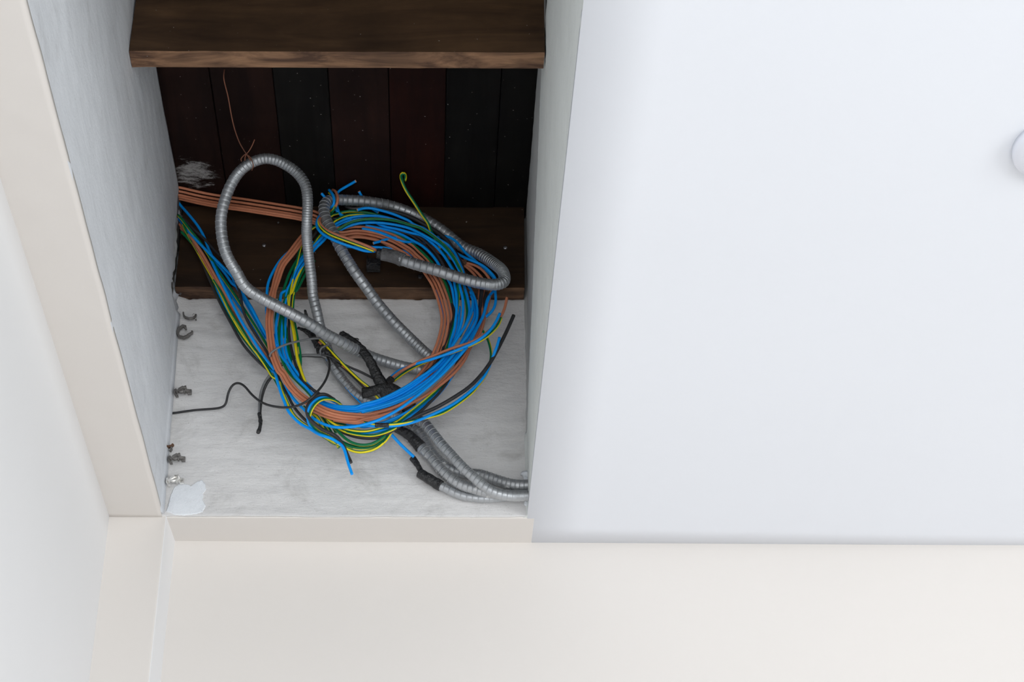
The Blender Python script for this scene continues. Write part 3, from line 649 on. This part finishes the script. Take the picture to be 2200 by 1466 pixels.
low = [('lowest yellow and green wire of the coil, looping furthest down', 'c5 @80 640,400 @80 760,580 880,720 1000,810 1100,865 @82 1200,912 1300,932 1420,915 @82 1520,878 1620,800 1690,710 @80 1740,610 @78 1800,520', (0, 40), 60),
       ('second lowest green wire hanging under the coil', 'c5 @76 700,400 @76 820,580 930,720 1050,800 @78 1200,865 1350,882 1480,862 @78 1580,800 1660,720 1710,640 @76 1780,540', (90, 60), 38),
       ('third green wire hanging under the coil, yellow on top', 'c5 @84 830,440 @84 920,560 1020,660 @84 1110,750 1220,815 1350,838 @84 1470,820 1570,760 1650,700 @80 1720,620', (70, 100), 38),
       ('inner green wire hanging under the coil', 'c5 @72 760,400 @72 860,560 950,700 1080,800 @74 1200,850 1330,865 @74 1450,845 1560,775 1640,710 @72 1730,610', (40, 40), 30),
       ('green wire crossing steeply behind the knot', 'c5 @70 560,330 @70 700,470 800,640 900,780 @70 1000,830 1100,830 1200,890', (30, 0), 40),
       ('yellow-striped wire running steeply down behind the black cable', 'c5 @78 660,420 @78 740,450 800,560 @78 850,650 910,730 970,790 @76 1010,830 1025,870', (20, 20), 75)]
for lb_, sp_, p_, w_ in low: gy(lb_, sp_, ph=p_, w=w_)
gy('yellow-edged green wire just under the brightest blue at the bottom', 'c5 @88 860,480 @90 960,560 1100,620 @90 1250,652 1400,655 @90 1550,618 n7 @88 400,1280 @84 600,1175 720,1085 @82 850,985 1000,865 @78 1150,745 @64 1330,560 1450,400', ph=(0, 30), w=50)
gy('green wire with yellow lower edge above the sagging black cable', 'c5 @82 880,520 @84 1000,605 1150,672 @86 1350,708 1500,708 @88 1650,665 1780,605 @92 1900,540', ph=(45, 50), w=55)
gy('green and yellow wire at the bottom of the coil, behind the brown ones', 'c5 @74 820,440 @74 930,515 1050,560 @74 1200,590 1350,595 @76 1500,570', ph=(60, 60), w=45)
gy('yellow and green wire climbing to the lower right beside the black one', 'n7 @86 560,1215 @86 700,1105 850,985 @86 1000,865 1150,735 @76 1260,620 @64 1420,430 1500,330', r=2.3, ph=(-30, -60), w=60)

# --- left bundle
blue('highest blue wire coming out of the left hole', 'c1 @46 80,560 @50 120,610 @58 200,700 @64 280,800 @68 340,905 @70 370,990 @72 430,1110 @74 540,1250 600,1340 n8 @78 480,800 @80 600,990 @80 700,1170 n4 @80 80,720 @80 150,900 @82 240,1100')
blue('long blue wire from the left hole crossing in front of the striped ones', 'n8 @48 10,250 @52 40,290 @72 120,390 @82 250,525 @84 350,625 @84 440,720 @82 520,850 @80 600,980 @78 700,1170 n4 @76 120,780 @78 220,780 @80 260,950 290,1010 @80 350,1150')
blue('blue wire along the middle of the left bundle, in front of the brown', 'n8 @70 240,520 @82 300,650 @86 400,850 500,1050 @88 600,1210 @88 700,1360 @86 770,1450 n4 @84 250,1430')
blue('dark blue wire buried in the left bundle, upper', 'n8 @62 300,620 @62 370,760 @62 470,920 580,1080 @62 700,1240')
blue('dark blue wire buried in the left bundle, lower', 'n8 @58 440,740 @58 520,880 @58 610,1040 @58 700,1200')
blue('lower blue wire of the left bundle, running on to the loose hanging blue tip', 'n8 @58 250,690 @60 290,760 @66 350,880 430,1025 @70 540,1190 640,1335 @76 740,1455 n6 @84 60,-20 @96 110,40 @98 130,120 180,300 240,480 @98 300,620 340,740 420,845 520,950 @98 640,1045 780,1110 @104 900,1190 @110 1000,1240 1200,1300 @112 1350,1390 1440,1466 c5 @112 1110,930 @112 1150,1080 @110 1180,1160 1200,1220', end=False)
brL = ['n8 @50 20,300 @54 45,330 @74 130,430 @78 200,530 @80 280,670 @80 360,810 450,960 @80 540,1130 640,1270 @78 740,1400 n4 @76 250,1466', 'n8 @50 30,330 @52 55,355 @68 140,460 @72 215,590 @74 290,720 @74 370,860 @72 470,1010 @72 570,1170 @70 680,1300 740,1360 n4 @66 220,1340', 'n8 @50 30,310 @52 50,340 @62 120,440 @64 185,530 @66 265,680 @66 345,820 @66 430,975 @64 520,1130']
for s_, l_ in zip(brL, ('front brown wire of the left bundle', 'second brown wire of the left bundle, right of the front one', 'rear brown wire of the left bundle')): wire('brown', l_, s_)

# --- wires at the conduit ends
wire('brown', 'brown wire of the trio leaving the taped conduit tip, folded back round the conduit', 'n2 @106 1360,1450 @112 1250,1390 1000,1290 @114 750,1200 550,1130 @112 400,1060 300,990 @110 240,900 @106 240,830 @84 300,760 @74 400,700 @84 470,675 @96 540,620 @102 590,530 @104 605,420 @100 580,330 @94 540,270 @86 500,262')
gy('green and yellow wire of the trio leaving the taped conduit tip', 'n2 @104 1310,1466 @108 1150,1400 900,1310 @112 650,1220 450,1140 @112 330,1060 @110 250,970 @108 215,890 @104 225,830 @86 300,740 @76 400,730 @88 470,715 @98 530,640 @98 560,540 @96 520,440 @92 470,360 @86 435,320', ph=(-32, -32), w=42)
blue('blue wire of the trio leaving the taped conduit tip', 'n2 @100 1340,1466 @104 1150,1466 @108 900,1385 700,1320 @112 500,1240 350,1160 @112 250,1080 @110 190,990 @108 185,900 @104 215,820 @84 300,700 @76 400,650 @92 460,610 @102 520,560 @104 535,460 @104 510,360 @98 460,290 @92 430,260')
wire('brown', 'brown wire of the trio pointing to the upper right, cut end highest', 'c4 @46 430,925 @62 500,870 @86 580,820 700,760 850,700 @104 1000,640 1150,595 @112 1250,545 1350,470 @112 1410,400 @110 1460,330 @108 1490,250 1505,172', end=True)
blue('blue wire of the trio pointing to the upper right', 'c4 @40 435,905 @54 500,850 @76 580,815 @92 680,780 @100 800,745 920,705 @110 1050,655 1200,590 @118 1310,515 1390,420 @118 1440,318', end=True)
gy('green and yellow wire of the trio pointing to the upper right', 'c4 @44 455,945 @58 560,865 @80 700,790 @96 860,725 @104 1000,680 1150,622 @110 1280,560 1370,490 @112 1430,420 1452,360', ph=(55, 60), w=48, end=True)
black('black wire with a free end standing at the far right, sagging under the coil', 'c4 @96 1568,335 @96 1500,490 1420,650 @96 1350,775 1260,895 1150,1005 @98 1000,1105 850,1190 @98 700,1255 n7 @94 640,1240 @88 500,1330 c5 @80 1600,722 1450,744 @78 1300,735 1150,695 1050,650 @74 930,570 820,450', r=2.8)
blue('blue wire with a free end beside the far right black one', 'c4 @104 1437,540 @102 1415,620 1375,720 @92 1345,800 1300,895 @94 1200,1010 n7 @96 1500,890 1300,1010 @100 1050,1125 800,1225 @104 600,1272 400,1290 @104 190,1290 @100 0,1275 n6 @98 1900,1040', end=False)
gy('green and yellow wire bowing round the outer right, partner of the free blue end', 'c4 @66 1285,480 @68 1330,560 1360,680 @76 1350,780 1310,890 @86 1240,985 1180,1055 n7 @92 1500,935 1250,1088 @98 1000,1158 800,1208 @106 600,1245 400,1262 @106 190,1258 @100 20,1235 n6 @96 1850,990', ph=(-60, -35), w=48)
black('black wire joining the sagging cable at the lower right of the coil', 'n7 @66 1450,440 @76 1300,640 @88 1180,790 1060,910 @92 950,1020 840,1105 @92 720,1200 600,1250')

# --- knot of cable ends wrapped round the lower left of the coil
black('black cable of the knot, taped and hanging down with a free end', 'n6 @84 1260,540 @96 1190,500 @108 1110,445 1010,430 @114 910,470 830,550 @116 750,640 715,750 @114 755,880 820,975 @112 940,1065 1050,1140 @112 1200,1205 1300,1255 @110 1380,1345 1450,1460 c5 @110 1110,900 @108 1150,990 1185,1068', r=2.8)
blue('blue wire of the knot wrapping over the brown wires', 'n6 @84 1330,610 @98 1230,560 @112 1110,500 1000,495 @118 900,545 800,640 @118 755,740 @112 740,860 @104 745,960 @100 790,1070 @100 880,1170')
gy('green wire with yellow edge of the knot wrapping over the brown wires', 'n6 @84 1400,650 @100 1320,575 @112 1200,530 1090,520 @120 980,555 880,640 @120 810,760 @114 775,870 @104 790,980 @102 860,1075 950,1160 @100 1100,1245 1230,1300 @96 1330,1400', ph=(-50, -60), w=42)

# --- thin black leads
black('thin black lead leaving the left corner in an S bend towards the coil', 'c3 @4 20,1245 @6 75,1240 @12 250,1215 @18 480,1195 @24 540,1155 @28 560,1060 @34 600,985 @40 650,962 @46 710,990 @54 780,1070 @62 860,1135 @76 950,1172 @100 1080,1190 @112 1200,1175 @122 1300,1125 @122 1390,1040 @100 1460,945 @80 1495,850 @66 1500,770 @50 1470,700', r=1.75, sm=2)
black('thin dark lead looping once round the left side of the coil', 'n5 @40 1090,1030 @40 1000,985 @44 850,915 @50 700,840 @54 500,750 @56 330,690 c3 @60 1420,640 @72 1500,600 @80 1460,560 @88 1380,548 @98 1250,568 @112 1100,605 @116 1000,650 @116 945,695 @110 950,720 @96 985,690', r=1.6, col='grey', sm=2)
black('thin black lead crossing from the loop to the big tape strap', 'n5 @44 1085,1025 @46 900,925 @50 760,870 @56 600,790 @60 450,700 @62 330,680', r=1.6)
SEG['drop'] = 's @54 786,838 n5 @52 940,1190 @52 800,1050 650,910 @52 500,790 @52 380,710 @52 300,680 c3 @54 1400,705 @58 1240,705 @60 1130,740 @60 1030,800'
black('grey lead running to the left behind the coil', '=drop:0:0 c3 @60 985,850 @56 915,930 @50 870,1030 @46 852,1130 @44 848,1245', r=1.9, col='grey')
black('black lead twinned with the grey one, ending in the same taped tip', 's @52 792,838 n5 @50 965,1180 @50 830,1050 700,930 @50 560,820 @50 440,730 @50 330,710 c3 @50 1380,718 @54 1240,712 @56 1130,750 @56 1040,810 c3 @56 1000,870 @54 930,950 @48 890,1040 @46 868,1130 @44 858,1245', r=1.9)
wire('brown', 'brown wire running down beside the yellow one towards the tape strap', 'n5 @56 300,490 @52 340,530 480,690 650,870 @48 850,1060 950,1160 @44 1000,1210')
gy('yellow and green wire running down from the torn tape to the tape strap', 'n5 @60 310,460 @58 345,490 500,660 700,870 @54 900,1060 1020,1150 @48 1100,1250 @44 1200,1360', ph=(20, 20), w=60)
black('grey lead beside the dark conduit inside the coil, outermost', 'n5 @44 360,720 @42 400,790 @40 500,950 650,1150 @36 780,1290 @34 890,1400', r=1.6, col='grey')
blue('thin blue wire hugging the dark conduit inside the coil', 'n5 @44 400,720 @42 450,810 @40 545,950 660,1120 @36 790,1270 @34 920,1400', r=1.5)
blue('short blue wire running down into the lowest taped conduit end', 'c5 @60 1560,540 @52 1650,625 @46 1730,710 @36 1830,820 @26 1930,915 @20 2010,990', r=2.3)

# --- tape
def ribbon(name, spec, wpx, thick, label, mat='tape', parent=None, rag=0.18, cat='tape'):
    pts, ex = curve(spec, thick / 1000, 0.0022, 1)
    W = wpx
    def rf(i, a):
        s = i / max(1, len(pts) - 1); wd = (W[0] + (W[1] - W[0]) * s) * 0.00069 / 2
        wd *= 1 + rag * nz(i, 0, len(pts), 0.31) + rag * 0.15 * math.sin(i * 2.4)
        th = thick / 1000 * (1 + 0.25 * nz(i, 4, a, 0.8))
        return 1 / math.sqrt((math.cos(a) / th) ** 2 + (math.sin(a) / wd) ** 2)
    o, fr = tube(name, pts, 0.001, 16, [M[mat]], rfun=rf, parent=parent)
    if not parent: tag(o, label, cat)
    elif label: o['label'] = label
    return o
strap = ribbon('tape_strap', 'n5 @62 615,375 @64 720,450 @66 810,510 @68 910,610 @68 990,710 @66 1060,830 @62 1140,1000 @58 1210,1120 @54 1270,1260 @46 1330,1360', (15, 27), 2.0, 'long black tape strap hanging over the conduit inside the coil')
ribbon('torn_end', 'n5 @60 600,375 @62 680,395 @64 780,470 @64 860,500', (9, 14), 1.6, None, 'greytape', parent=strap, rag=0.3)
band = ribbon('tape_wrap', 'n5 @56 920,1235 @58 1000,1220 @58 1100,1195 @58 1200,1150 @56 1290,1080 @52 1350,1020', (25, 15), 2.6, 'black tape band crossing under the strap, wires of the trio leaving it')
ribbon('tape_wrap', 'n5 @52 1190,1170 @52 1290,1175 @50 1380,1210 @44 1470,1290 @36 1560,1380 s @30 885,890', (30, 34), 8.0, 'thick black taped joint behind the lower right of the coil', rag=0.06)
ribbon('tape_wrap', 'n5 @70 105,55 @62 120,120 @54 160,260 @50 210,380 @46 270,540 @44 330,660', (6, 15), 3.0, 'torn black tape sticking up behind the big loop, left of centre', rag=0.3)
ribbon('tape_wrap', 'n5 @66 5,300 @60 60,320 @54 120,345 @50 190,410 @48 240,470 @46 300,560', (6, 18), 2.6, 'torn black tape tail pointing left behind the big loop', rag=0.3)
ribbon('tape_wrap', 'n5 @58 330,560 @56 420,650 @54 520,760 @50 600,860', (12, 12), 5.0, 'black tape wound on the dark conduit inside the coil', rag=0.25)
tipw = ribbon('tape_wrap', 'c2 @107 605,888 @107 660,898 @107 730,915 @106 800,945', (29, 31), 9.7, 'dusty grey tape round the conduit tip inside the coil', 'greytape', rag=0.05)
ribbon('inner_wrap', 'c2 @106 565,880 @107 620,890', (22, 23), 7.6, 'black inner wrap', parent=tipw, rag=0.05)
ribbon('tape_wrap', 'c6 @14 345,755 @16 400,830 @18 440,905 @17 452,935', (14, 11), 4.2, 'narrow black tape sleeve round the blue wire at lower right', rag=0.2)
ribbon('tape_wrap', 'c6 @16 425,925 @17 500,970 @16 580,1020 @15 650,1062 @15 668,1072', (21, 24), 8.2, 'wide black tape on the lowest conduit end', rag=0.07)
ribbon('tape_wrap', 'c6 @24 165,420 @24 230,450 @23 310,500 @23 380,570 @22 440,635', (19, 27), 9.2, 'black tape round the middle conduit where it leaves the coil', rag=0.06)
ribbon('tape_wrap', 'c6 @36 330,290 @40 400,270 @42 455,235', (12, 14), 3.5, 'small black tape knot at the lower right rim of the coil', rag=0.2)
ribbon('tape_wrap', 'n7 @106 192,1272 @106 260,1274 @106 340,1276 @106 408,1275', (9.5, 9.5), 3.6, 'short square band of black tape round the blue and striped wires at the bottom', rag=0.02)
ribbon('tape_wrap', 'c3 @44 850,1240 @43 858,1290 @43 862,1340 @44 852,1390 @46 838,1425', (9, 8), 2.6, 'black tape tip on the hanging pair of leads, left of the coil', rag=0.35)
ribbon('tape_wrap', 'n1 @64 1240,640 @64 1225,700 @64 1215,770', (9, 7), 2.0, 'brown-black tie round the outer brown wires at the upper right of the coil', 'rust', rag=0.1)

# small open black box behind the taped tip
bp = on_face(800, 553, 0.050); bp2 = on_face(803, 566, 0.055)
bk = empty('cable_bracket', (bp.x, bp.y, bp.z)); tag(bk, 'small black cable bracket hanging on the joist behind the taped conduit tip', 'bracket')
hw, hh = 0.0105, 0.0125; c = on_face(802.5, 563, 0.050)
for nm, (xa, xb, ya, yb_, za, zb) in {'back_plate': (-hw, hw, 0.010, 0.0085, -hh, hh), 'side_plate': (-hw, -hw + 0.0012, 0.0085, -0.006, -hh, hh), 'bottom_plate': (-hw, hw, 0.0085, -0.008, -hh, -hh + 0.0012)}.items():
    box(nm, c.x + xa, c.x + xb, c.y + min(ya, yb_), c.y + max(ya, yb_), c.z + za, c.z + zb, M['tape'], parent=bk, slope=False, bv=0.0004)

# --- old copper tie wire holding the big loop
def tie(spec, parent=None, r=0.9):
    pts, _ = curve(spec, r / 1000, 0.002, 1)
    o, _ = tube('tie_wire' if not parent else 'wire_end', pts, r / 1000, 8, [M['dcopper']], parent=parent); return o
def tie3(pts3, parent=None, r=0.00075, name='wire_end'):
    dense = []
    for i in range(len(pts3) - 1):
        a = pts3[max(0, i - 1)]; b = pts3[i]; c_ = pts3[i + 1]; d = pts3[min(len(pts3) - 1, i + 2)]
        for k in range(10): dense.append(cr_(a, b, c_, d, k / 10))
    dense.append(pts3[-1])
    return tube(name, dense, r, 8, [M['dcopper']], parent=parent)[0]
def P3(x, y, d): return on_face(x, y, d / 1000)
tw = tie3([P3(482, 149, 455), P3(481, 170, 450), P3(490, 208, 420), P3(497, 247, 385), P3(504, 277, 350), P3(514, 305, 310), P3(524, 323, 270), P3(531, 333, 240), P3(538, 345, 226)], name='tie_wire')
tag(tw, "thin coppery wire hanging from the boards and tied round the big loop's top", 'tie wire')
tie3([P3(547, 300, 246), P3(541, 314, 242), P3(533, 327, 238), P3(524, 334, 234), P3(518, 341, 230), P3(519, 347, 228)], tw)
tie3([P3(531, 330, 238), P3(527, 336, 236), P3(526, 345, 234)], tw)
tie3([P3(533, 334, 236), P3(539, 340, 228), P3(543, 350, 228), P3(544, 358, 226), P3(541, 366, 214)], tw)

# --- metal clips left in the left corner
def clip(u, v, label, mat, kind, s=1.0):
    c = on_face(u + 3, v, 0.012); e = empty('metal_clip', tuple(c)); tag(e, label, 'clip')
    def strip(name, pts, wdt, th=0.0011, m_=mat):
        vs = []; fs = []
        for i, (x, z, y) in enumerate(pts):
            a = pts[max(0, i - 1)]; b = pts[min(len(pts) - 1, i + 1)]
            tx, tz = b[0] - a[0], b[1] - a[1]; L = math.hypot(tx, tz) or 1; nx, nz_ = -tz / L, tx / L
            for (q, h) in ((-1, -1), (1, -1), (1, 1), (-1, 1)):
                vs.append((c.x + s * (x * 0.001) + nx * th * q, c.y - s * y * 0.001 + h * wdt / 2000 * s, c.z + s * z * 0.001 + nz_ * th * q))
        for i in range(len(pts) - 1):
            for k in range(4): fs.append((i * 4 + k, i * 4 + (k + 1) % 4, i * 4 + 4 + (k + 1) % 4, i * 4 + 4 + k))
        fs.append((3, 2, 1, 0)); n_ = (len(pts) - 1) * 4; fs.append((n_, n_ + 1, n_ + 2, n_ + 3))
        o = link(name, vs, fs, M[m_], parent=e); bevel(o, 0.0003, 1); return o
    if kind == 'hook':
        strip('strap', [(-10, 9, 0), (-9, 3, 1), (-6, -1, 2), (0, -3, 2), (6, -2, 2), (9, 1, 2), (10, 5, 1)], 6)
        strip('foot', [(9, 1, 3), (10, -4, 3), (11, -5, 2)], 5); disc_cyl('nail_head', (c.x + 0.007 * s, c.y - 0.005, c.z + 0.002), (0, -1, 0), 0.0017, 0.002, M['clip_shiny'], parent=e, seg=10)
    elif kind == 'ring':
        strip('strap', [(2, 11, 1), (-3, 12, 2), (-8, 7, 2), (-10, 0, 2), (-7, -7, 2), (0, -9, 2), (6, -6, 2), (9, -2, 2)], 7, 0.0016)
        strip('foot', [(5, -5, 2), (9, -3, 3), (12, 0, 2), (12, 3, 2)], 6, 0.0014); strip('tab', [(-3, 12, 3), (1, 8, 3), (3, 6, 2)], 5)
    elif kind == 'saddle':
        strip('strap', [(-12, 3, 1), (-9, -2, 3), (-5, 1, 5), (0, 4, 6), (5, 3, 5), (7, -1, 3), (13, -1, 1)], 9, 0.0018)
        strip('rim', [(4, 7, 6), (5, 0, 6), (3, -5, 5)], 7, 0.0014); strip('foot', [(-12, 3, 2), (-12, -4, 2), (-9, -9, 2), (-6, -8, 2)], 6, 0.0013)
        strip('tab', [(7, 2, 2), (13, 2, 2), (13, -4, 2), (8, -4, 2)], 6, 0.0012)
        disc_cyl('hub', (c.x - 0.002 * s, c.y - 0.004, c.z), (0, -1, 0), 0.0055 * s, 0.004, M[mat], parent=e, seg=14)
    else:
        strip('strap', [(-6, 7, 1), (-5, 1, 2), (-1, -1, 3), (4, 1, 3), (6, 4, 3)], 6, 0.0016, mat)
        strip('foot', [(3, 1, 3), (4, -4, 2), (2, -8, 2)], 5, 0.0014, 'clip')
    return e
clip(382, 627, 'small dark clip stub on the left wall edge just below the joist', 'tape', 'stub', 0.8)
clip(404, 683, 'dull hooked metal clip, uppermost on the grey plaster in the left corner', 'clip', 'hook')
clip(393, 717, 'dark open ring clip, second down on the grey plaster in the left corner', 'clip', 'ring')
clip(390, 843, 'dull metal saddle clip just above the thin black lead', 'clip', 'saddle', 0.95)
clip(361, 962, 'rusty brown clip stub low in the left corner', 'rust', 'stub', 0.95)
clip(377, 987, 'grey metal saddle clip between the rusty stub and the shiny one', 'clip', 'saddle', 0.9)
clip(373, 1034, 'shiny silver saddle clip lowest in the corner above the white filler', 'clip_shiny', 'saddle', 0.95)

# mortar squeezed round the conduits where they leave through the fascia
for (u, v_, dd, rr) in ((1129, 1021, 0.006, 0.0065), (1133, 1032, 0.004, 0.005), (1131, 1082, 0.004, 0.004)):
    c = on_face(u, v_, dd); vs = []; fs = []
    for j in range(9):
        for i in range(12):
            a_ = math.pi * j / 8; b_ = 2 * math.pi * i / 12
            d_ = Vector((math.sin(a_) * math.cos(b_), math.sin(a_) * math.sin(b_), math.cos(a_)))
            vs.append(c + d_ * rr * (1 + 0.5 * nz(c.x * 9 + d_.x, d_.y, d_.z + u, 1.7)))
    for j in range(8):
        for i in range(12):
            fs.append((j * 12 + i, j * 12 + (i + 1) % 12, j * 12 + 12 + (i + 1) % 12, j * 12 + 12 + i))
    link('mortar_lump', vs, fs, M['patch'], parent=ceil, smooth=True)
